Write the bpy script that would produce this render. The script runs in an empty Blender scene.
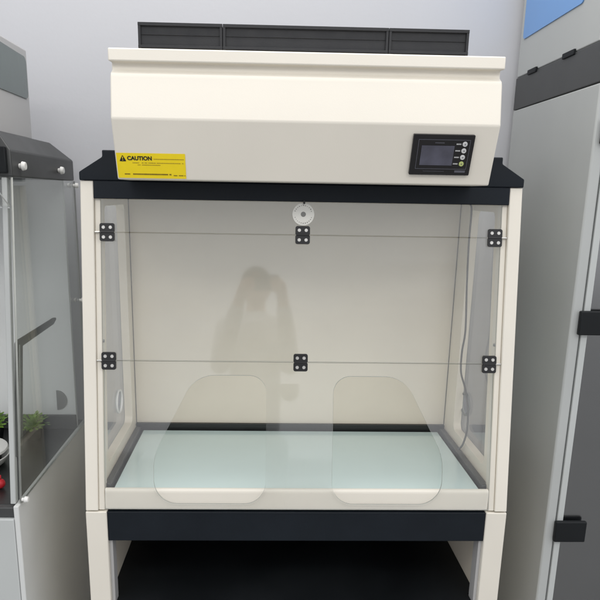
import bpy, bmesh, math, random
from mathutils import Vector, Matrix
random.seed(4)
S = bpy.context.scene
COL = S.collection

# ------------------------------------------------------------ camera
def cam_axes(yaw, pitch, roll):
    cy, sy = math.cos(yaw), math.sin(yaw); cp, sp = math.cos(pitch), math.sin(pitch); cr, sr = math.cos(roll), math.sin(roll)
    f = Vector((sy*cp, cy*cp, sp)); r = Vector((cy, -sy, 0)); u = r.cross(f)
    return r*cr+u*sr, -r*sr+u*cr, f
r_, u_, f_ = cam_axes(.0287, -.2329, .0170)
cd = bpy.data.cameras.new('camera'); cam = bpy.data.objects.new('camera', cd); COL.objects.link(cam)
M4 = Matrix.Identity(4)
for i in range(3):
    M4[i][0] = r_[i]; M4[i][1] = u_[i]; M4[i][2] = -f_[i]
M4[0][3], M4[1][3], M4[2][3] = -.0892, -1.3664, .7313
cam.matrix_world = M4
cd.sensor_width = 36; cd.lens = 1.0567*36; cd.shift_x = .0335; cd.shift_y = .0737
cd.clip_start = .02; cd.clip_end = 100
S.camera = cam

# ------------------------------------------------------------ light (indoor: even room light and ceiling lamps)
W = bpy.data.worlds.new('World'); S.world = W; W.use_nodes = True
bg = W.node_tree.nodes['Background']; bg.inputs[1].default_value = 1.02
wt = W.node_tree; tcw = wt.nodes.new('ShaderNodeTexCoord'); sx_ = wt.nodes.new('ShaderNodeSeparateXYZ'); rw = wt.nodes.new('ShaderNodeValToRGB')
wt.links.new(tcw.outputs['Generated'], sx_.inputs[0]); wt.links.new(sx_.outputs['Z'], rw.inputs[0]); wt.links.new(rw.outputs[0], bg.inputs[0])
rw.color_ramp.elements[0].position = 0; rw.color_ramp.elements[0].color = (.74, .75, .78, 1)      # far walls of the room, brighter white ceiling
rw.color_ramp.elements[1].position = .75; rw.color_ramp.elements[1].color = (1.12, 1.13, 1.16, 1)
def area(name, loc, rot, sx, sy, power, col=(1, .97, .92)):
    l = bpy.data.lights.new(name, 'AREA'); l.shape = 'RECTANGLE'; l.size = sx; l.size_y = sy; l.energy = power; l.color = col
    o = bpy.data.objects.new(name, l); COL.objects.link(o); o.location = loc; o.rotation_euler = rot
    return o
area('ceiling_light', (-.9, -2.0, 2.1), (math.radians(18), 0, 0), 1.3, .5, 8)
area('ceiling_light', (1.1, -2.0, 2.1), (math.radians(18), 0, 0), 1.3, .5, 7)
area('ceiling_light', (0, -.1, 2.15), (0, 0, 0), 1.6, .4, 9)
S.view_settings.view_transform = 'Standard'; S.view_settings.look = 'None'
S.view_settings.exposure = 0.23; S.view_settings.gamma = 1
S.render.engine = 'CYCLES'
S.cycles.max_bounces = 10; S.cycles.transparent_max_bounces = 24

# ------------------------------------------------------------ materials
def mat(name, col, rough=.5, metal=0, noise=0, nscale=8, bump=0, bscale=300, coat=0, spec=.5, stretch=(1, 1, 1)):
    m = bpy.data.materials.new(name); m.use_nodes = True
    nt = m.node_tree; b = nt.nodes['Principled BSDF']
    b.inputs['Base Color'].default_value = (*col, 1); b.inputs['Roughness'].default_value = rough
    b.inputs['Metallic'].default_value = metal; b.inputs['Coat Weight'].default_value = coat
    b.inputs['Specular IOR Level'].default_value = spec
    tc = nt.nodes.new('ShaderNodeTexCoord'); mp = nt.nodes.new('ShaderNodeMapping'); mp.inputs['Scale'].default_value = stretch
    nt.links.new(tc.outputs['Object'], mp.inputs['Vector'])
    if noise:
        n = nt.nodes.new('ShaderNodeTexNoise'); n.inputs['Scale'].default_value = nscale; n.inputs['Detail'].default_value = 6
        nt.links.new(mp.outputs[0], n.inputs['Vector'])
        cr = nt.nodes.new('ShaderNodeMapRange'); cr.inputs[1].default_value = .3; cr.inputs[2].default_value = .7
        cr.inputs[3].default_value = 1-noise; cr.inputs[4].default_value = 1+noise
        nt.links.new(n.outputs['Fac'], cr.inputs[0])
        mx = nt.nodes.new('ShaderNodeVectorMath'); mx.operation = 'SCALE'; mx.inputs[0].default_value = col
        nt.links.new(cr.outputs[0], mx.inputs['Scale']); nt.links.new(mx.outputs[0], b.inputs['Base Color'])
        mr = nt.nodes.new('ShaderNodeMapRange'); mr.inputs[1].default_value = .3; mr.inputs[2].default_value = .7
        mr.inputs[3].default_value = max(.02, rough*.85); mr.inputs[4].default_value = min(1, rough*1.2)
        nt.links.new(n.outputs['Fac'], mr.inputs[0]); nt.links.new(mr.outputs[0], b.inputs['Roughness'])
    if bump:
        n2 = nt.nodes.new('ShaderNodeTexNoise'); n2.inputs['Scale'].default_value = bscale; n2.inputs['Detail'].default_value = 2
        nt.links.new(tc.outputs['Object'], n2.inputs['Vector'])
        bp = nt.nodes.new('ShaderNodeBump'); bp.inputs['Strength'].default_value = bump; bp.inputs['Distance'].default_value = .001
        nt.links.new(n2.outputs['Fac'], bp.inputs['Height']); nt.links.new(bp.outputs[0], b.inputs['Normal'])
    return m
def clear(name, tint, boost=1.0, rough=.0, dust_haze=.0):
    m = bpy.data.materials.new(name); m.use_nodes = True; nt = m.node_tree; nt.nodes.clear()
    out = nt.nodes.new('ShaderNodeOutputMaterial'); mix = nt.nodes.new('ShaderNodeMixShader')
    tr = nt.nodes.new('ShaderNodeBsdfTransparent'); tr.inputs[0].default_value = (*tint, 1)
    gl = nt.nodes.new('ShaderNodeBsdfGlossy'); gl.inputs['Roughness'].default_value = rough; gl.inputs[0].default_value = (1, 1, 1, 1)
    lw = nt.nodes.new('ShaderNodeLayerWeight'); lw.inputs['Blend'].default_value = .5
    p = nt.nodes.new('ShaderNodeMath'); p.operation = 'POWER'; p.inputs[1].default_value = 5
    a = nt.nodes.new('ShaderNodeMath'); a.operation = 'MULTIPLY_ADD'; a.inputs[1].default_value = .95; a.inputs[2].default_value = .045*boost
    nt.links.new(lw.outputs['Facing'], p.inputs[0]); nt.links.new(p.outputs[0], a.inputs[0])
    nt.links.new(a.outputs[0], mix.inputs[0]); nt.links.new(tr.outputs[0], mix.inputs[1]); nt.links.new(gl.outputs[0], mix.inputs[2])
    if dust_haze:      # wipe marks, pale haze painted in for the reflection veil, thin film of dust
        tc = nt.nodes.new('ShaderNodeTexCoord'); mp = nt.nodes.new('ShaderNodeMapping'); mp.inputs['Scale'].default_value = (1, 1, 2.2); mp.inputs['Rotation'].default_value = (0, .6, 0)
        n = nt.nodes.new('ShaderNodeTexNoise'); n.inputs['Scale'].default_value = 3.2; n.inputs['Detail'].default_value = 5; n.inputs['Distortion'].default_value = 1.2
        mr = nt.nodes.new('ShaderNodeMapRange'); mr.inputs[1].default_value = .42; mr.inputs[2].default_value = .75; mr.inputs[3].default_value = dust_haze*.35; mr.inputs[4].default_value = dust_haze
        df = nt.nodes.new('ShaderNodeBsdfDiffuse'); df.inputs[0].default_value = (.8, .8, .8, 1); m2 = nt.nodes.new('ShaderNodeMixShader')
        nt.links.new(tc.outputs['Object'], mp.inputs[0]); nt.links.new(mp.outputs[0], n.inputs['Vector']); nt.links.new(n.outputs['Fac'], mr.inputs[0])
        nt.links.new(mr.outputs[0], m2.inputs[0]); nt.links.new(mix.outputs[0], m2.inputs[1]); nt.links.new(df.outputs[0], m2.inputs[2]); mix = m2
    nt.links.new(mix.outputs[0], out.inputs[0])
    return m
CREAM = mat('cream_powder_coat', (.80, .755, .665), .38, noise=.02, nscale=5, bump=.12, bscale=500)
CREAM_B = mat('cream_inner_coat', (.82, .75, .63), .42, noise=.035, nscale=4, bump=.08, bscale=500)
NAVY = mat('blue_black_coat', (.0095, .013, .018), .5, noise=.15, nscale=7, bump=.15, bscale=600, spec=.2)
BLACK = mat('black_coat', (.008, .0095, .011), .5, noise=.25, nscale=5, bump=.1, bscale=600, spec=.25)
TRAY = mat('dark_grey_tray', (.020, .022, .022), .35, noise=.1, nscale=9)
FILTER = mat('black_filter_plastic', (.014, .015, .018), .6, noise=.2, nscale=30, bump=.3, bscale=250)
WALLM = mat('cool_grey_wall_paint', (.60, .605, .63), .8, noise=.03, nscale=1.6, bump=.25, bscale=90)
FLOORM = mat('grey_floor_vinyl', (.24, .24, .235), .4, noise=.12, nscale=6)
WTOP = mat('pale_green_glass_top', (.68, .83, .82), .12, noise=.03, nscale=3, coat=.5)
GREY_S = mat('light_grey_coat', (.68, .69, .675), .48, noise=.04, nscale=4, bump=.12, bscale=500)
GREY_R = mat('mid_grey_coat', (.46, .475, .465), .45, noise=.04, nscale=4, bump=.12, bscale=500)
GREY_F = mat('pale_grey_coat', (.52, .54, .53), .42, noise=.03, nscale=4, bump=.1, bscale=500)
CHB = mat('white_grey_coat', (.82, .83, .82), .45, noise=.03, nscale=4, bump=.1, bscale=500)
GREY_L = mat('pale_warm_grey_coat', (.46, .455, .45), .45, noise=.03, nscale=4, bump=.1, bscale=500)
DGREY = mat('dark_grey_coat', (.052, .054, .054), .42, noise=.1, nscale=6, bump=.12, bscale=500)
HINGE = mat('black_hinge_plastic', (.008, .008, .009), .35, noise=.15, nscale=60)
SCREW = mat('steel_screw', (.62, .61, .58), .3, metal=.8, noise=.1, nscale=200)
WHITEP = mat('white_plastic', (.82, .81, .78), .35, noise=.03, nscale=40)
DIALM = mat('white_dial', (.80, .79, .74), .5, noise=.02, nscale=90)
GREYP = mat('grey_plastic', (.22, .22, .21), .45, noise=.05, nscale=60)
INK = mat('black_ink', (.012, .011, .01), .6, noise=.1, nscale=80)
YEL = mat('yellow_sticker', (.93, .71, .012), .38, noise=.03, nscale=30)
INK2 = mat('faint_ink', (.38, .28, .02), .6, noise=.2, nscale=120)
BEZEL = mat('glossy_black_bezel', (.010, .009, .010), .22, noise=.1, nscale=40)
LINEM = mat('grey_print_line', (.10, .10, .12), .4, noise=.05, nscale=90)
BTN = mat('silver_button', (.62, .62, .62), .3, noise=.05, nscale=90)
BTNG = mat('green_button', (.48, .55, .20), .3, noise=.05, nscale=90)
CABLE = mat('grey_cable', (.13, .125, .12), .5, noise=.1, nscale=60)
BLUE = mat('blue_panel', (.15, .34, .69), .3, noise=.03, nscale=6, coat=.2)
GREENW = mat('dark_green_window', (.085, .115, .110), .18, noise=.06, nscale=8, coat=.4)
SEAL = mat('dark_seam', (.10, .09, .08), .7, noise=.1, nscale=50)
GLASS = clear('clear_acrylic', (.994, .996, .992), 1.2, .045, .035)
GSIDE = clear('clear_side_acrylic', (.98, .985, .985), .9, .03, .02)
SMOKE = clear('smoked_acrylic', (.90, .915, .905), 1.6)
DSMOKE = clear('dark_smoked_glass', (.30, .31, .33), 5.5, .18)
EDGE = mat('acrylic_edge', (.40, .41, .38), .35, noise=.05, nscale=50)
EDGEW = mat('bright_acrylic_edge', (.86, .88, .88), .3, noise=.03, nscale=50)
LEAF = mat('leaf_green', (.20, .36, .05), .5, noise=.35, nscale=25)
RED = mat('red_plastic', (.55, .02, .03), .35, noise=.05, nscale=30)
# LCD screen, faint room glare painted into its colour as mottling
SCRN = mat('lcd_screen', (.075, .075, .105), .12, noise=.28, nscale=26, coat=.6)

# ------------------------------------------------------------ helpers
def mesh_obj(name, bm, mats, parent=None, bevel=0, smooth=False, seg=2):
    bmesh.ops.recalc_face_normals(bm, faces=bm.faces)
    me = bpy.data.meshes.new(name); bm.to_mesh(me); bm.free()
    for m in (mats if isinstance(mats, (list, tuple)) else [mats]): me.materials.append(m)
    o = bpy.data.objects.new(name, me); COL.objects.link(o)
    if parent: o.parent = parent
    if smooth: me.shade_smooth()
    if bevel:
        md = o.modifiers.new('Bevel', 'BEVEL'); md.width = bevel; md.segments = seg; md.limit_method = 'ANGLE'; md.angle_limit = math.radians(25)
        md.harden_normals = True; me.shade_smooth()
        md2 = o.modifiers.new('WN', 'WEIGHTED_NORMAL'); md2.keep_sharp = True
    return o
def thing(name, label, cat, loc=(0, 0, 0), group=None):
    o = bpy.data.objects.new(name, None); COL.objects.link(o); o.location = loc; o.empty_display_size = .1
    o['label'] = label; o['category'] = cat
    if group: o['group'] = group
    return o
def box(bm, x0, x1, y0, y1, z0, z1, mi=0):
    vs = [bm.verts.new((x, y, z)) for z in (z0, z1) for y in (y0, y1) for x in (x0, x1)]
    for q in ((0, 2, 3, 1), (4, 5, 7, 6), (0, 1, 5, 4), (2, 6, 7, 3), (0, 4, 6, 2), (1, 3, 7, 5)):
        f = bm.faces.new([vs[i] for i in q]); f.material_index = mi
    return vs
def prism_x(bm, prof, x0, x1, mi=0, x0s=None, x1s=None):
    """prof: list of (y,z), extruded along x; optional per-point x values"""
    n = len(prof)
    a = [bm.verts.new(((x0s[i] if x0s else x0), p[0], p[1])) for i, p in enumerate(prof)]
    b = [bm.verts.new(((x1s[i] if x1s else x1), p[0], p[1])) for i, p in enumerate(prof)]
    fs = [bm.faces.new(a), bm.faces.new(b[::-1])]
    for i in range(n): fs.append(bm.faces.new((a[i], b[i], b[(i+1) % n], a[(i+1) % n])))
    for f in fs: f.material_index = mi
    return a+b
LEAN = .135
def fp(u, v, w=0.0):            # point on the hood's leaning front plane; w = proud of it (towards the viewer)
    return (u, LEAN*v-w, v)
def fbox(bm, u0, u1, v0, v1, w0, w1, mi=0):
    vs = [bm.verts.new(fp(u, v, w)) for v in (v0, v1) for w in (w1, w0) for u in (u0, u1)]
    for q in ((0, 2, 3, 1), (4, 5, 7, 6), (0, 1, 5, 4), (2, 6, 7, 3), (0, 4, 6, 2), (1, 3, 7, 5)):
        f = bm.faces.new([vs[i] for i in q]); f.material_index = mi
def round_poly(pts, r, n=6):
    out = []; N = len(pts); rs = r if isinstance(r, (list, tuple)) else [r]*N
    for i in range(N):
        p = Vector(pts[i]); a = Vector(pts[i-1])-p; b = Vector(pts[(i+1) % N])-p
        ang = a.angle(b); d = min(rs[i]/math.tan(ang/2), a.length*.49, b.length*.49); rr = d*math.tan(ang/2)
        t0 = p+a.normalized()*d; t1 = p+b.normalized()*d
        c = p+(a.normalized()+b.normalized()).normalized()*(rr/math.sin(ang/2))
        a0 = math.atan2(t0.y-c.y, t0.x-c.x); a1 = math.atan2(t1.y-c.y, t1.x-c.x); da = (a1-a0+math.pi) % (2*math.pi)-math.pi
        for k in range(n+1): t = a0+da*k/n; out.append((c.x+rr*math.cos(t), c.y+rr*math.sin(t)))
    return out
def circ(cx, cy, r, n=32, a0=0, a1=2*math.pi, close=False):
    return [(cx+r*math.cos(a0+(a1-a0)*k/(n if not close else n-1)), cy+r*math.sin(a0+(a1-a0)*k/(n if not close else n-1))) for k in range(n)]
def plate(name, outer, holes, th, fn, mats, parent, bevel=0):
    """flat plate with holes; fn(a,b,c) maps plate coords (a,b) and depth c in [0,th] to the world"""
    cu = bpy.data.curves.new('tmp', 'CURVE'); cu.dimensions = '2D'; cu.fill_mode = 'BOTH'; cu.extrude = th/2
    for L in [outer]+list(holes):
        sp = cu.splines.new('POLY'); sp.points.add(len(L)-1); sp.use_cyclic_u = True
        for p, q in zip(sp.points, L): p.co = (q[0], q[1], 0, 1)
    o = bpy.data.objects.new('tmp', cu); COL.objects.link(o)
    me = bpy.data.meshes.new_from_object(o.evaluated_get(bpy.context.evaluated_depsgraph_get()))
    bm = bmesh.new(); bm.from_mesh(me); bmesh.ops.remove_doubles(bm, verts=bm.verts, dist=1e-6)
    bm.normal_update()
    for f in bm.faces: f.material_index = 0 if abs(f.normal.z) > .5 else (1 if len(mats) > 1 else 0)
    for v in bm.verts: v.co = fn(v.co.x, v.co.y, v.co.z+th/2)
    bpy.data.objects.remove(o); bpy.data.curves.remove(cu); bpy.data.meshes.remove(me)
    return mesh_obj(name, bm, mats, parent, bevel)
def text(name, body, size, fn, m, parent, bold=0, align='LEFT', th=.0004):
    cu = bpy.data.curves.new('tmp', 'FONT'); cu.body = body; cu.size = size; cu.extrude = th/2; cu.offset = bold; cu.align_x = align; cu.align_y = 'CENTER'
    o = bpy.data.objects.new('tmp', cu); COL.objects.link(o)
    me = bpy.data.meshes.new_from_object(o.evaluated_get(bpy.context.evaluated_depsgraph_get()))
    bm = bmesh.new(); bm.from_mesh(me)
    for v in bm.verts: v.co = fn(v.co.x, v.co.y, v.co.z+th/2)
    bpy.data.objects.remove(o); bpy.data.curves.remove(cu); bpy.data.meshes.remove(me)
    return mesh_obj(name, bm, m, parent)
def cyl(bm, c, axis, r, h, n=20, r2=None, mi=0):
    axis = Vector(axis).normalized(); q = axis.to_track_quat('Z', 'Y').to_matrix().to_4x4()
    q.translation = Vector(c)+axis*h/2
    ret = bmesh.ops.create_cone(bm, cap_ends=True, segments=n, radius1=r, radius2=r if r2 is None else r2, depth=h, matrix=q)
    for v in ret['verts']:
        for f in v.link_faces: f.material_index = mi
def tube(bm, pts, r, n=10):
    pts = [Vector(p) for p in pts]; rings = []
    for i, p in enumerate(pts):
        t = (pts[min(i+1, len(pts)-1)]-pts[max(i-1, 0)]).normalized()
        a = t.cross(Vector((0, 1, .3))); a.normalize(); b = t.cross(a)
        rings.append([bm.verts.new(p+(a*math.cos(2*math.pi*k/n)+b*math.sin(2*math.pi*k/n))*r) for k in range(n)])
    for A, B in zip(rings, rings[1:]):
        for k in range(n): bm.faces.new((A[k], A[(k+1) % n], B[(k+1) % n], B[k]))
    bm.faces.new(rings[0]); bm.faces.new(rings[-1][::-1])
def smoothpts(pts, k=6):
    P = [Vector(p) for p in pts]; P = [P[0]]+P+[P[-1]]; out = []
    for i in range(1, len(P)-2):
        for j in range(k):
            t = j/k; a, b, c, d = P[i-1:i+3]
            out.append(.5*((2*b)+(c-a)*t+(2*a-5*b+4*c-d)*t*t+(3*b-a-3*c+d)*t**3))
    out.append(P[-2]); return out
def ring(bm, c, axis, R, r, n=32, m=8):
    axis = Vector(axis).normalized(); q = axis.to_track_quat('Z', 'Y').to_matrix(); G = []
    for i in range(n):
        a = 2*math.pi*i/n; G.append([])
        for j in range(m):
            b = 2*math.pi*j/m; G[-1].append(bm.verts.new(Vector(c)+q@Vector(((R+r*math.cos(b))*math.cos(a), (R+r*math.cos(b))*math.sin(a), r*math.sin(b)))))
    for i in range(n):
        for j in range(m): bm.faces.new((G[i][j], G[(i+1) % n][j], G[(i+1) % n][(j+1) % m], G[i][(j+1) % m]))

ZF = -.80      # floor level (z = 0 is the joint between the hood and its base cabinet)
# ------------------------------------------------------------ setting
bm = bmesh.new(); box(bm, -6, 6, .64, .76, ZF-.02, 2.4)
o = mesh_obj('wall', bm, WALLM); o['label'] = 'pale cool grey painted wall behind the three cabinets'; o['category'] = 'wall'
bm = bmesh.new(); box(bm, -6, 6, -14, .64, ZF-.1, ZF); o = mesh_obj('floor', bm, FLOORM); o['kind'] = 'structure'

# ------------------------------------------------------------ main fume hood
hood = thing('fume_hood', 'cream ductless fume hood with hinged clear panes and yellow caution label', 'fume hood', (0, 0, ZF))
def add(name, bm, m, bevel=0, parent=None, smooth=False, seg=2):
    o = mesh_obj(name, bm, m, parent or hood, bevel, smooth, seg)
    return o
D = .59
ZT = .753
# base cabinet
for s in (-1, 1):
    bm = bmesh.new(); a, b = sorted((s*.4995, s*.4505)); box(bm, a, b, 0, .05, ZF, -.0022)
    add('base_post', bm, CREAM, .0025)
    bm = bmesh.new(); a, b = sorted((s*.498, s*.462)); box(bm, a, b, .05, D, ZF, -.004)
    add('base_side_panel', bm, CREAM_B, .001)
    bm = bmesh.new(); a, b = sorted((s*.4505, s*.4425)); box(bm, a, b, .012, .045, ZF+.02, -.081)
    add('base_jamb', bm, GREY_L, .001)
bm = bmesh.new(); box(bm, -.450, .450, .003, .045, -.0785, -.0035); add('front_apron', bm, NAVY, .0015)
bm = bmesh.new(); box(bm, -.4615, .4615, .05, D-.02, -.020, -.006); add('base_top_board', bm, BLACK)
plate('shelf', [(-.4415, .006), (.4415, .006), (.4415, .052), (.4615, .052), (.4615, D-.012), (-.4615, D-.012), (-.4615, .052), (-.4415, .052)], [], .02, lambda a, b, c: (a, b, -.274+c), [BLACK], hood)
bm = bmesh.new(); box(bm, -.4615, .4615, D-.010, D, ZF+.04, -.021); add('base_back_panel', bm, BLACK)
bm = bmesh.new(); box(bm, -.4615, .4615, .06, D-.012, ZF+.04, ZF+.06); add('bottom_board', bm, BLACK)
# upper posts, leaning
for s in (-1, 1):
    a, b = sorted((s*.4985, s*.4695)); bm = bmesh.new()
    prism_x(bm, [(0, .001), (LEAN*ZT, ZT), (LEAN*ZT+.035, ZT), (.035, .001)], a, b); add('upright_post', bm, CREAM, .002)
    a, b = sorted((s*.4692, s*.4555)); bm = bmesh.new()
    prism_x(bm, [(.005, .001), (.005+LEAN*ZT, ZT-.03), (LEAN*ZT+.03, ZT-.03), (.03, .001)], a, b); add('inner_post', bm, CREAM, .0015)
    # side frame with a rounded window opening, clear pane outside it
    x0 = s*.4605; th = .022
    fr = [(.031, .002), (.031+LEAN*.74, .742), (D-.012, .742), (D-.012, .002)]
    op = round_poly([(.075, .085), (.075+LEAN*.61, .697), (.372 if s < 0 else .335, .697), (.372 if s < 0 else .335, .085)], .018)
    plate('side_frame', fr, [op], th, lambda a, b, c, s=s, x0=x0: (x0+s*c, a, b), [CREAM_B], hood, .001)
    po = [(.040, .006), (.040+LEAN*.735, .741), (D-.02, .741), (D-.02, .006)]
    plate('side_pane', po, [circ(.315, .165, .030)], .004, lambda a, b, c, s=s: (s*(.4832+c), a, b), [GSIDE, EDGE], hood)
    bm = bmesh.new(); ring(bm, (s*.482, .315, .165), (1, 0, 0), .031, .0028)
    add('port_ring', bm, WHITEP if s < 0 else GREYP, smooth=True)
    bm = bmesh.new(); a, b = sorted((s*.4604, s*.4588)); box(bm, a, b, .4215, .424, .064, .740); add('corner_seal', bm, SEAL)
# back wall of the chamber
bm = bmesh.new(); box(bm, -.4600, .4600, .424, .432, .0640, .74); add('chamber_back', bm, CREAM_B)
bm = bmesh.new(); box(bm, -.498, .498, D-.012, D, .002, .742); add('back_panel', bm, CREAM_B)
# tray, upstand and glass worktop
bm = bmesh.new(); box(bm, -.4600, .4600, .0187, .424, .002, .0395); add('tray', bm, TRAY, .001)
bm = bmesh.new(); box(bm, -.4600, .4600, .415, .4239, .0397, .0638); add('upstand', bm, TRAY, .001)
bm = bmesh.new(); box(bm, -.4365, .4365, .0195, .404, .0400, .0465); add('worktop', bm, WTOP, .001)
bm = bmesh.new(); prism_x(bm, [(.0075, .002), (.0075, .042), (.0095, .0495), (.0135, .0525), (.0185, .0525), (.0185, .002)], -.4545, .4545)
add('front_lip', bm, CREAM, .003, seg=4)
for a, b in ((.4440, .4600), (-.4600, -.4440)):
    bm = bmesh.new(); box(bm, a, b, .03, .41, .0397, .0560); add('side_rail', bm, [DGREY], .003)
# roof: band, hips and raised step
yf = LEAN*ZT-.004
def frustum(bm, a, b):
    va = [bm.verts.new(p) for p in a]; vb = [bm.verts.new(p) for p in b]; n = len(va)
    bm.faces.new(va); bm.faces.new(vb[::-1])
    for i in range(n): bm.faces.new((va[i], vb[i], vb[(i+1) % n], va[(i+1) % n]))
bm = bmesh.new()
def rect(x, y0, y1, z): return [(-x, y0, z), (x, y0, z), (x, y1, z), (-x, y1, z)]
def stack(bm, rs):
    L = [[bm.verts.new(p) for p in r] for r in rs]
    bm.faces.new(L[0][::-1]); bm.faces.new(L[-1])
    for A, B in zip(L, L[1:]):
        for i in range(4): bm.faces.new((A[i], A[(i+1) % 4], B[(i+1) % 4], B[i]))
stack(bm, [rect(.4992, yf, D, .7535), rect(.4992, yf, D, .7715), rect(.447, yf+.002, D-.03, .8045), rect(.447, yf+.002, D-.03, .8190)])
add('roof', bm, NAVY, .0025)
bm = bmesh.new(); prism_x(bm, [(LEAN*.719+.000, .7145), (yf+.001, .7530), (yf+.04, .7530), (yf+.035, .7145)], -.4690, .4690); add('roof_header', bm, NAVY, .0015)
# filter box over the front
bm = bmesh.new()
prof = [(-.010, .755), (-.050, .8700), (-.034, .948), (-.030, .956), (-.017, .964), (-.017, .977), (-.033, .9775), (-.031, 1.0020), (.27, 1.0020), (.27, .823), (.102, .823), (.095, .755)]
hx = [.387, .387, .3885, .3885, .3885, .3885, .392, .392, .392, .386, .386, .387]
prism_x(bm, prof, 0, 0, 0, [-h-.003 for h in hx], [h-.006 for h in hx]); add('filter_box', bm, CREAM, .0028, seg=3)
# filter cartridges on the box
for k in range(3):
    x0, x1 = ((-.3780, -.1870), (-.1860, .1930), (.1940, .3785))[k]; bm = bmesh.new()
    y0 = .200; z0, z1 = 1.003, 1.1035
    box(bm, x0, x1, y0+.006, y0+.10, z0, z1-.003)
    for a, b in ((z0+.004, z0+.010), (1.050, 1.056), (z1-.007, z1)): box(bm, x0, x1, y0, y0+.0062, a, b)
    for a, b in ((x0+.0002, x0+.006), (x1-.006, x1-.0002)): box(bm, a, b, y0+.0007, y0+.0059, z0+.001, z1-.0005)
    for z in (1.0285, 1.078): box(bm, x0+.007, x1-.007, y0+.0040, y0+.0059, z, z+.0016)
    add('filter_cartridge', bm, FILTER, .0006)
bm = bmesh.new(); stack(bm, [[(-.385, .03, 1.0022), (-.352, .03, 1.0022), (-.352, .07, 1.0022), (-.385, .07, 1.0022)], [(-.379, .034, 1.010), (-.358, .034, 1.010), (-.358, .066, 1.010), (-.379, .066, 1.010)]]); add('cable_gland', bm, HINGE, .002)
# lower slanted face of the filter box: coordinates (a = x, b = height up the face, c = proud)
A0 = Vector((0, -.010, .755)); A1 = Vector((0, -.050, .870)); fv = (A1-A0).normalized(); fn_ = Vector((0, -fv.z, fv.y))
def sl(a, b, c): return tuple(Vector((a, 0, 0))+A0+fv*b+fn_*c)
def rectpts(x0, x1, y0, y1): return [(x0, y0), (x1, y0), (x1, y1), (x0, y1)]
lab = plate('caution_label', round_poly(rectpts(-.3875, -.2490, .0035, .0545), .001, 3), [], .0005, lambda a, b, c: sl(a, b, .0004+c), [YEL], hood)
T = lambda ox, oy, z=.0012: (lambda a, b, c: sl(ox+a, oy+b, z+c))
bm = bmesh.new()
def fpoly(bm, pts, fn, z0, z1, mi=0):
    A = [bm.verts.new(fn(p[0], p[1], z0)) for p in pts]; B = [bm.verts.new(fn(p[0], p[1], z1)) for p in pts]; n = len(pts)
    fs = [bm.faces.new(A[::-1]), bm.faces.new(B)]+[bm.faces.new((A[i], A[(i+1) % n], B[(i+1) % n], B[i])) for i in range(n)]
    for f in fs: f.material_index = mi
tri = round_poly([(-.3820, .0378), (-.3680, .0378), (-.3750, .0508)], .0010, 3)
fpoly(bm, tri, sl, .0010, .0014, 0)
fpoly(bm, [(-.3755, .0425), (-.3745, .0425), (-.3741, .0472), (-.3759, .0472)], sl, .0016, .0018, 1)
fpoly(bm, circ(-.3750, .0403, .0008, 10), sl, .0016, .0018, 1)
mesh_obj('warning_triangle', bm, [INK, YEL], lab)
text('caution_text', 'CAUTION', .0110, T(-.3660, .0440), INK, lab, bold=.0004)
bm = bmesh.new()
def smallprint(bm, x0, x1, y, h, dens=.8):
    x = x0
    while x < x1:
        w = random.uniform(.0007, .0024)
        if random.random() < dens: fpoly(bm, rectpts(x, min(x+w, x1), y-h/2, y+h/2), sl, .0010, .0013)
        x += w+.0004
smallprint(bm, -.313, -.2520, .0430, .0014, .95); smallprint(bm, -.356, -.2530, .0350, .0014, .93); smallprint(bm, -.346, -.300, .0308, .0013, .9)
mesh_obj('fine_print', bm, INK2, lab)
bm = bmesh.new()
smallprint(bm, -.374, -.363, .0118, .0024, .9); smallprint(bm, -.357, -.279, .0118, .0028, .95); smallprint(bm, -.276, -.2505, .0100, .0018, .8)
mesh_obj('bottom_print', bm, mat('brown_ink', (.22, .15, .01), .6, noise=.2, nscale=100), lab)
# control panel
cx0, cx1, cz0, cz1 = .2085, .3325, .0225, .1040
cp = plate('control_panel', round_poly(rectpts(cx0, cx1, cz0, cz1), .002, 3), [], .007, lambda a, b, c: sl(a, b, c-.001), [BEZEL], hood, .0012)
bm = bmesh.new(); z0 = .0063
def fr(bm, x0, x1, y0, y1, t):
    for a, b, c, d in ((x0, x1, y0, y0+t), (x0, x1, y1-t, y1), (x0, x0+t, y0+t, y1-t), (x1-t, x1, y0+t, y1-t)): fpoly(bm, rectpts(a, b, c, d), sl, z0, z0+.0004)
fr(bm, cx0+.011, cx1-.008, cz0+.0125, cz1-.0095, .0009)
mesh_obj('panel_outline', bm, LINEM, cp)
bm = bmesh.new(); fpoly(bm, rectpts(cx0+.0185, cx0+.0850, cz0+.0205, cz1-.0215), sl, z0, z0+.0010); mesh_obj('screen', bm, SCRN, cp)
bm = bmesh.new(); x = cx0+.045
while x < cx0+.063:
    fpoly(bm, rectpts(x, x+.0016, cz1-.0170, cz1-.0150), sl, z0, z0+.0003); x += .0024
mesh_obj('header_print', bm, LINEM, cp); bm = bmesh.new(); x = cx0+.028
while x < cx0+.070:
    fpoly(bm, rectpts(x, x+.0012, cz0+.0075, cz0+.0085), sl, z0, z0+.0003); x += .0021
mesh_obj('footer_print', bm, LINEM, cp); bm = bmesh.new()
fpoly(bm, rectpts(cx1-.031, cx1-.009, cz0+.0060, cz0+.0105), sl, z0, z0+.0003)
mesh_obj('maker_tag', bm, LINEM, cp)
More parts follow.
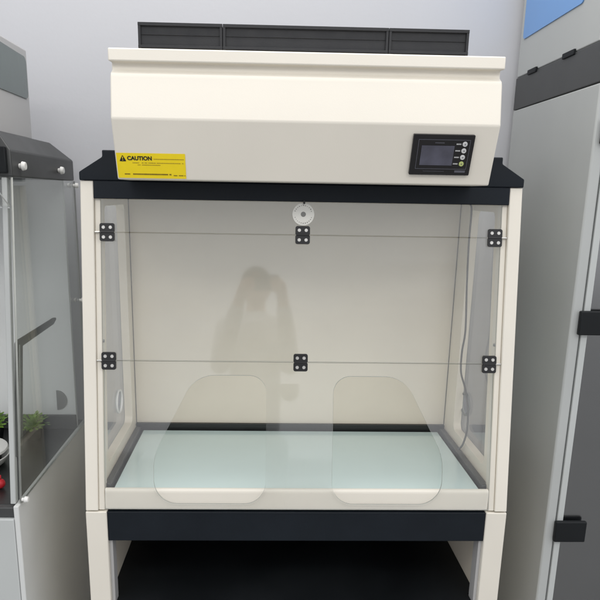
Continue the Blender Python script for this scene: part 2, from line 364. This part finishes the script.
for k in range(4):
    bx, bz = cx1-.0185-.0003*k, cz1-.0180-k*.0132
    bm = bmesh.new(); cyl(bm, sl(bx, bz, z0-.0005), fn_, .0052, .0022, 24, .0046); b_ = mesh_obj('button', bm, BTNG if k == 3 else BTN, cp, .0004)
    bm = bmesh.new(); fpoly(bm, [(bx-.0016, bz-.001), (bx+.0016, bz-.001), (bx, bz+.0018)] if k in (0, 3) else rectpts(bx-.0014, bx+.0014, bz-.0008, bz+.0010), sl, z0+.0018, z0+.0021)
    for j in range(4): fpoly(bm, rectpts(bx-.0170+j*.0025, bx-.0170+j*.0025+.0017, bz-.0012, bz+.0012), sl, z0, z0+.0004, 1)
    mesh_obj('button_print', bm, [LINEM, BTN], cp)

# front panes: fixed top, middle sash, lower sash with two hand openings
GW = -.0085
fmap = lambda a, b, c: (a, LEAN*b-(GW+c), b)
plate('front_pane', rectpts(-.4550, .4550, .6420, .7140), [], .004, fmap, [GLASS, EDGE], hood)
plate('front_pane', rectpts(-.4550, .4550, .3530, .6400), [], .004, fmap, [GLASS, EDGE], hood)
holeR = round_poly([(.078, .0210), (.339, .0210), (.339, .135), (.243, .320), (.078, .320)], [.050, .075, .13, .075, .040], 14)
holeL = [(-x-.000, z) for x, z in holeR]
# the left opening lies mirrored about the hood's middle
plate('front_pane', rectpts(-.4520, .4520, .0085, .3510), [holeR, holeL], .004, lambda a, b, c: (a, LEAN*b-(GW+c)-.0120*max(0, 1-b/.30), b), [GLASS, EDGE], hood)
for z in (.6410, .3520):
    for u in (-.4405, .0, .4405):
        bm = bmesh.new(); w0 = .0
        for sgn in (1, -1):
            pts = round_poly([(u-.0165, z+sgn*.0015), (u+.0165, z+sgn*.0015), (u+.0165, z+sgn*.0200), (u-.0165, z+sgn*.0200)], [.001, .001, .0045, .0045], 4)
            fpoly(bm, pts, fmap, .0042, .0085)
        cyl(bm, fp(u-.0155, z, -GW+.0-.0+.0), (1, 0, 0), .0016, .001, 8)
        h = add('hinge', bm, HINGE, .0008)
        bm = bmesh.new()
        p0 = Vector(fmap(u-.015, z, .0065)); cyl(bm, p0, (1, 0, 0), .0026, .030, 12); mesh_obj('pin', bm, HINGE, h)
        if u:
            bm = bmesh.new(); p1 = Vector(fmap(u+math.copysign(.0165, u), z, .004)); cyl(bm, p1, (math.copysign(1, u), 0, 0), .0024, .011, 12); mesh_obj('stop_pin', bm, SCREW, h)
        for dx in (-.0078, .0078):
            for dz in (-.0108, .0108):
                bm = bmesh.new(); c = Vector(fmap(u+dx, z+dz, .0080)); cyl(bm, c, (0, -1, LEAN), .0044, .0014, 16, .0036); mesh_obj('screw', bm, SCREW, h)
# white round dial stuck behind the top pane
dz = .6870
dm = lambda a, b, c: fmap(a, b, .0044+c)
dial = plate('airflow_dial', circ(.0008, dz, .0248, 48), [circ(.0008, dz, .0058, 24)], .0016, dm, [DIALM], hood, .0004)
bm = bmesh.new(); cyl(bm, Vector(fmap(.0008, dz, .0042)), (0, -1, LEAN), .0057, .0012, 24); mesh_obj('dial_centre', bm, GREYP, dial)
bm = bmesh.new()
for k in range(26):
    a = 2*math.pi*(k+.5)/26
    if k in (0, 12, 13, 25) : continue
    r0 = .0188; r1 = r0+random.uniform(.0012, .0026); t = .035+random.random()*.03
    fpoly(bm, [(.0008+r*math.cos(a+q*t), dz+r*math.sin(a+q*t)) for r, q in ((r0, -1), (r0, 1), (r1, 1), (r1, -1))], dm, .0017, .0019)
mesh_obj('dial_marks', bm, mat('grey_ink', (.30, .29, .27), .6, noise=.2, nscale=90), dial)
bm = bmesh.new(); fbox(bm, .0000, .0040, .7100, .7175, -.004, .006); mesh_obj('dial_hook', bm, HINGE, dial, .0006)
# small bumpers on the inner posts
for s in (-1, 1):
    for z in (.395, .045):
        bm = bmesh.new(); x = s*.4555
        cyl(bm, (x, LEAN*z+.012, z), (-s, 0, 0), .0035, .003, 12); add('bumper', bm, GREYP)
# cable hanging inside the right-hand wall
bm = bmesh.new()
tube(bm, smoothpts([(.452, .318, .712), (.450, .300, .694), (.450, .300, .608), (.450, .287, .50), (.450, .268, .388), (.450, .281, .324), (.450, .275, .270), (.450, .231, .238), (.450, .195, .193), (.450, .187, .137), (.450, .208, .089), (.448, .235, .062)], 8), .0026)
add('cable', bm, CABLE, smooth=True)

# ------------------------------------------------------------ left neighbour hood (only its right end is in the picture)
LX = -.65; LL = -1.62
lh = thing('fume_hood', 'grey fume hood at left edge with smoked side pane and folded-up sash', 'fume hood', ((LX+LL)/2, 0, ZF))
def ladd(name, bm, m, bevel=0, parent=None, smooth=False): return mesh_obj(name, bm, m, parent or lh, bevel, smooth)
bm = bmesh.new(); box(bm, LX-.012, LX, -.010, D, ZF, .016); ladd('base_side_panel', bm, GREY_S, .002)
bm = bmesh.new(); box(bm, LL, LX-.0125, -.012, .01, ZF, -.016); ladd('base_door', bm, GREY_F, .002)
bm = bmesh.new(); box(bm, LL, LX-.0125, -.004, .012, -.0145, .010); ladd('front_lip', bm, DGREY, .002)
bm = bmesh.new(); box(bm, LL, LX-.0125, .0125, D, -.010, .010); ladd('tray', bm, TRAY, .002)
bm = bmesh.new(); box(bm, LL, LX-.0125, .500, .512, .0105, .055); ladd('upstand', bm, DGREY, .002)
bm = bmesh.new(); box(bm, LL, LX-.016, .52, .535, .0105, .757); ladd('chamber_back', bm, CHB, .001)
bm = bmesh.new(); prism_x(bm, [(0, .017), (LEAN*.757, .757), (LEAN*.757+.018, .757), (.018, .017)], LX-.022, LX-.010); ladd('upright_post', bm, GREY_R, .002)
po = [(.0005+LEAN*.02, .0185), (.0005+LEAN*.757, .757), (D-.012, .757), (D-.012, .0185)]
plate('side_pane', po, [], .005, lambda a, b, c: (LX-.0015+c, a, b), [SMOKE, EDGE], lh)
plate('port_half_disc', circ(-.7225, .099, .0318, 24, -math.pi/2, math.pi/2, True), [], .002, lambda a, b, c: (a, .5175+c, b), [GREYP], lh)  # disc shaped without its left half, which pane reflections wash out
# roof with hipped sides
bm = bmesh.new(); yl = LEAN*.76-.002
def lrect(x, y0, y1, z): return [(LL, y0, z), (x, y0, z), (x, y1, z), (LL, y1, z)]
stack(bm, [lrect(LX+.004, yl, .57, .7585), lrect(LX+.004, yl, .57, .815), lrect(LX-.030, yl+.02, .475, .858)])
ladd('roof', bm, DGREY, .003)
bm = bmesh.new(); box(bm, LL, LX-.004, yl-.012, yl-.0005, .766, .822); ladd('roof_front_trim', bm, BLACK, .002)
bm = bmesh.new(); box(bm, LL, LX-.05, -.06, .40, .8585, 1.078); ladd('filter_box', bm, GREY_L, .004)
wpts = round_poly([(-.01, .957), (.386, .957), (.386, 1.058), (-.01, 1.066)], .016)
plate('side_window', wpts, [], .003, lambda a, b, c: (LX-.0504+c, a, b), [GREENW], lh, .001)
for (y, z, off) in ((.143, .783, .004), (.425, .783, .004), (.004, .0275, .0035), (.557, .745, .0035), (.555, .407, .0035)):
    bm = bmesh.new(); rr = .0105 if z > .78 else .0078
    cyl(bm, (LX+off, y, z), (1, 0, 0), rr*.55, .007, 16); cyl(bm, (LX+off+.007, y, z), (1, 0, 0), rr, .009, 24, rr*.82)
    ladd('standoff', bm, WHITEP, .0015)
# bent dark grey strip and raised front sash
bm = bmesh.new()
prism_x(bm, [(.058, .112), (.111, .370), (.340, .376), (.362, .384), (.362, .390), (.340, .394), (.075, .391), (.068, .386), (.024, .125)], LX-.0095, LX-.0065)
ladd('bent_strip', bm, mat('strip_grey', (.12, .125, .12), .5, noise=.1, nscale=20), .001)
bm = bmesh.new(); prism_x(bm, [(.042, .119), (.0915, .377), (.0885, .379), (.0395, .121)], LX-.0064, LX-.0058); ladd('strip_groove', bm, GREY_S)
sh = Vector((0, LEAN*.700, .690)); sv = Vector((0, -.28, .165)).normalized(); sn = Vector((0, sv.z, -sv.y))
sm = lambda a, b, c: tuple(Vector((a, 0, 0))+sh+sv*b+sn*c)
plate('raised_sash', rectpts(LL+.01, LX-.004, 0, .26), [], .004, sm, [GLASS, EDGEW], lh)
# things inside the left hood
def plant(loc):
    t = thing('potted_plant', 'small green leafy plant in a dark pot inside the left hood', 'plant', loc)
    bm = bmesh.new(); cyl(bm, loc, (0, 0, 1), .020, .035, 24, .026); mesh_obj('pot', bm, BLACK, t, .002)
    bm = bmesh.new(); rnd = random.Random(3)
    for k in range(150):
        a = rnd.uniform(0, 6.28); el = rnd.uniform(.1, 1.4); r = rnd.uniform(.012, .046)
        d = Vector((math.cos(a)*math.cos(el), math.sin(a)*math.cos(el), math.sin(el))); c = Vector(loc)+Vector((0, 0, .034))+d*r
        side = d.cross(Vector((0, 0, 1))).normalized()*rnd.uniform(.004, .0075); tip = d*rnd.uniform(.008, .014)+Vector((0, 0, -.004))
        vs = [bm.verts.new(c-tip*.3), bm.verts.new(c+side+tip*.2), bm.verts.new(c+tip), bm.verts.new(c-side+tip*.2)]
        bm.faces.new(vs)
        if k % 2 == 0: tube(bm, [Vector(loc)+Vector((0, 0, .033)), c-tip*.3], .0008, 5)
    me = mesh_obj('foliage', bm, LEAF, t)
    return t
p1 = plant((-.765, .425, .0102)); p2 = plant((-.880, .430, .0102))
p1['label'] = 'small green leafy plant blurred behind the smoked side pane'
p2['label'] = 'small green leafy plant at the left picture edge behind the white dish'
def lathe(bm, c, prof, n=40):
    R = [[bm.verts.new((c[0]+r*math.cos(2*math.pi*k/n), c[1]+r*math.sin(2*math.pi*k/n), c[2]+z)) for k in range(n)] for r, z in prof]
    for A, B in zip(R, R[1:]):
        for k in range(n): bm.faces.new((A[k], A[(k+1) % n], B[(k+1) % n], B[k]))
    bm.faces.new(R[0][::-1]); bm.faces.new(R[-1])
dt = thing('covered_dish', 'shallow white covered dish inside the left hood at the picture edge', 'dish', (-.856, .225, .0105))
bm = bmesh.new(); lathe(bm, (-.856, .225, .0105), [(.045, 0), (.080, .010), (.092, .030), (.093, .032), (.089, .032), (.076, .014), (.040, .005)]); mesh_obj('bowl', bm, WHITEP, dt, 0, True)
bm = bmesh.new(); lathe(bm, (-.856, .225, .0160), [(.070, 0), (.070, .036)]); mesh_obj('neck', bm, BLACK, dt)
bm = bmesh.new(); lathe(bm, (-.856, .225, .0525), [(.086, 0), (.090, .002), (.088, .008), (.060, .012)]); mesh_obj('lid', bm, WHITEP, dt, .001)
bm = bmesh.new(); bmesh.ops.create_uvsphere(bm, u_segments=24, v_segments=14, radius=.0125, matrix=Matrix.Translation((-.733, .095, .0232))); cyl(bm, (-.733, .095, .033), (0, 0, 1), .004, .012, 12)
o = mesh_obj('knob', bm, RED, None, 0, True); o['label'] = 'small red round plastic knob lying on the black tray of the left hood'; o['category'] = 'knob'

# ------------------------------------------------------------ tall cabinet on the right
RX = .65; YR = .128; RE = 1.45; RB = .612
rc = thing('storage_cabinet', 'tall grey cabinet at right edge with blue panel and dark glass door', 'cabinet', ((RX+RE)/2, YR, ZF))
def radd(name, bm, m, bevel=0, parent=None): return mesh_obj(name, bm, m, parent or rc, bevel)
bm = bmesh.new(); box(bm, RX, RX+.0262, YR-.0205, RB, ZF, .9825); radd('side_panel', bm, GREY_R, .004)
bm = bmesh.new(); box(bm, RX+.0265, RE, RB-.012, RB, ZF, .9825); radd('back_panel', bm, GREY_R)
bm = bmesh.new(); box(bm, RX+.0267, RE, YR+.03, RB-.0125, .10, .115); radd('shelf', bm, GREY_F, .001)
bm = bmesh.new(); box(bm, RX+.0267, RE, YR+.03, RB-.0125, .55, .565); radd('shelf', bm, GREY_F, .001)
bm = bmesh.new(); box(bm, RX, RE, YR-.018, RB, .984, 1.0725); radd('dark_band', bm, DGREY, .002)
for y0, y1 in ((.247, .309), (.465, .522)):
    bm = bmesh.new(); box(bm, RX-.0045, RX+.004, y0, y1, 1.0665, 1.0795); radd('clip', bm, BLACK, .0015)
bm = bmesh.new(); box(bm, RX+.001, RE, YR+.012, RB-.002, 1.0735, 1.62); radd('upper_cabinet', bm, GREY_R, .003)
wp = round_poly([(.232, 1.176), (.585, 1.172), (.585, 1.56), (.232, 1.56)], .012)
plate('blue_panel', wp, [], .003, lambda a, b, c: (RX-.0014+c-.0005, a, b), [BLUE], rc, .001)
dr = plate('door', rectpts(RX+.029, RE, ZF+.03, .955), [rectpts(RX+.044, RE-.03, ZF+.08, .915)], .020, lambda a, b, c: (a, YR-.022+c, b), [GREY_F], rc, .002)
bm = bmesh.new(); box(bm, RX+.0442, RE-.0302, YR-.014, YR-.009, ZF+.0802, .9148); mesh_obj('door_glass', bm, DSMOKE, dr)
for z0, z1, x0, x1 in ((.414, .472, .6660, .742), (-.135, -.078, .6715, .752), (.852, .906, .6620, .742), (-.66, -.60, .672, .76)):
    bm = bmesh.new(); box(bm, x0, x1, YR-.034, YR-.0222, z0, z1); radd('hinge', bm, BLACK, .0025)
# top rail over the door
bm = bmesh.new(); box(bm, RX+.0265, RE, YR-.0195, YR-.0005, .957, .9815); radd('top_rail', bm, GREY_F, .002)

# ------------------------------------------------------------ the photographer, seen only as a faint reflection in the front panes
def caps(bm, a, b, ra, rb, n=14):
    a = Vector(a); b = Vector(b)
    for p, r in ((a, ra), (b, rb)): bmesh.ops.create_icosphere(bm, subdivisions=2, radius=r, matrix=Matrix.Translation(p))
    d = b-a
    if d.length > 1e-4:
        q = d.to_track_quat('Z', 'Y').to_matrix().to_4x4(); q.translation = (a+b)/2
        bmesh.ops.create_cone(bm, cap_ends=True, segments=n, radius1=ra, radius2=rb, depth=d.length, matrix=q)
def blob(bm, c, r):
    m = Matrix.Translation(c) @ Matrix.Diagonal((*r, 1)); bmesh.ops.create_icosphere(bm, subdivisions=3, radius=1, matrix=m)
def fused(name, bm, m, parent, vox=.006):
    o = mesh_obj(name, bm, m, parent); r = o.modifiers.new('Remesh', 'REMESH'); r.mode = 'VOXEL'; r.voxel_size = vox; r.use_smooth_shade = True
    s = o.modifiers.new('Smooth', 'SMOOTH'); s.factor = .5; s.iterations = 4
    return o
SKIN = mat('skin', (.48, .28, .19), .5, noise=.06, nscale=20)
SHIRT = mat('pale_shirt', (.42, .43, .44), .8, noise=.15, nscale=40)
TROU = mat('light_trousers', (.60, .60, .59), .85, noise=.15, nscale=40)
HAIR = mat('black_hair', (.012, .010, .009), .5, noise=.3, nscale=60, stretch=(1, 1, .2))
px, py = -.125, -1.80
person = thing('person', 'standing photographer in pale clothes holding up a phone, reflected in the front panes', 'person', (px, py, ZF))
bm = bmesh.new()
hz = .755
blob(bm, (px, py, hz), (.074, .090, .100)); blob(bm, (px, py+.03, hz-.060), (.052, .055, .048))
blob(bm, (px, py+.095, hz-.012), (.012, .016, .020)); blob(bm, (px, py+.086, hz-.048), (.024, .010, .008))
for s in (-1, 1):
    blob(bm, (px+s*.074, py-.005, hz-.005), (.010, .018, .030)); blob(bm, (px+s*.030, py+.080, hz+.012), (.014, .010, .010))
caps(bm, (px, py-.01, hz-.07), (px, py-.01, hz-.17), .050, .056)
caps(bm, (px, py, .50), (px, py, .15), .115, .105); caps(bm, (px, py, .12), (px, py, .08), .12, .13)
for s in (-1, 1):
    sx = px+s*.150
    caps(bm, (px, py, .545), (sx, py, .535), .060, .050)
    el = (px+s*.175, py+.13, .35); wr = (px+s*.10+.03, py+.345, .665)
    caps(bm, (sx, py, .535), el, .050, .040); caps(bm, el, wr, .040, .026)
    hc = Vector((-.0892+s*.080, -1.405, .715)); caps(bm, wr, hc, .026, .030)
    for k in range(4):                                      # fingers behind the phone's edge, bent at the knuckles
        b0 = hc+Vector((0, .004, .026-.019*k)); b1 = b0+Vector((-s*.012, .018, .004)); L = (.024, .030, .028, .020)[k]
        b2 = b1+Vector((-s*L, .004, .002)); caps(bm, b0, b1, .0095, .0088, 8); caps(bm, b1, b2, .0088, .0075, 8)
    t0 = hc+Vector((-s*.004, -.012, .020)); t1 = t0+Vector((-s*.026, -.010, .016)); caps(bm, t0, t1, .011, .009, 8); caps(bm, t1, t1+Vector((-s*.020, .004, .006)), .009, .0075, 8)
    hx_ = px+s*.085
    caps(bm, (hx_, py, .06), (hx_, py+.01, -.34), .085, .055); caps(bm, (hx_, py+.01, -.34), (hx_, py-.01, -.72), .055, .038)
    caps(bm, (hx_, py-.02, ZF+.045), (hx_, py+.12, ZF+.035), .040, .033)
body = fused('body', bm, SKIN, person, .005)
bm = bmesh.new(); blob(bm, (px, py-.014, hz+.022), (.082, .092, .094)); bmesh.ops.bisect_plane(bm, geom=bm.verts[:]+bm.edges[:]+bm.faces[:], plane_co=(px, py+.045, hz+.02), plane_no=(0, .75, -.66), clear_outer=True)
bmesh.ops.holes_fill(bm, edges=[e for e in bm.edges if e.is_boundary]); mesh_obj('hair', bm, HAIR, person, 0, True)
bm = bmesh.new(); caps(bm, (px, py, .50), (px, py, .16), .142, .132); caps(bm, (px, py-.005, .585), (px, py, .50), .066, .10)
for s in (-1, 1):
    sx = px+s*.150; el = Vector((px+s*.175, py+.13, .35)); wr = Vector((px+s*.10+.03, py+.345, .665))
    caps(bm, (px, py, .545), (sx, py, .535), .070, .062); caps(bm, (sx, py, .535), el, .062, .052); caps(bm, el, el.lerp(wr, .85), .052, .037)
fused('shirt', bm, SHIRT, person, .008)
bm = bmesh.new()
caps(bm, (px, py, .15), (px, py, .08), .126, .138)
for s in (-1, 1):
    hx_ = px+s*.085; caps(bm, (hx_, py, .06), (hx_, py+.01, -.34), .097, .070); caps(bm, (hx_, py+.01, -.34), (hx_, py-.01, -.73), .070, .055)
fused('trousers', bm, TROU, person, .010)
for s in (-1, 1):
    hx_ = px+s*.085; bm = bmesh.new(); caps(bm, (hx_, py-.03, ZF+.050), (hx_, py+.13, ZF+.044), .048, .042)
    fused('shoe', bm, BLACK, person, .008)
ph = thing('smartphone', 'black smartphone held up by the photographer, seen only in reflection', 'smartphone', (-.0892, -1.392, .66))
bm = bmesh.new(); box(bm, -.0892-.075, -.0892+.075, -1.396, -1.388, .690, .764); mesh_obj('case', bm, BLACK, ph, .003)
bm = bmesh.new(); box(bm, -.0892-.070, -.0892+.070, -1.3968, -1.3962, .694, .760); mesh_obj('screen', bm, BEZEL, ph)

# parts were modelled in world coordinates: keep them there under their thing's base point
bpy.context.view_layer.update()
def settle(parent):
    for c in parent.children:
        c.matrix_parent_inverse = Matrix.Identity(4)
        if parent.type == 'EMPTY': c.matrix_parent_inverse = Matrix.Translation(-parent.location)
for e in [o for o in COL.objects if o.type == 'EMPTY']: settle(e)
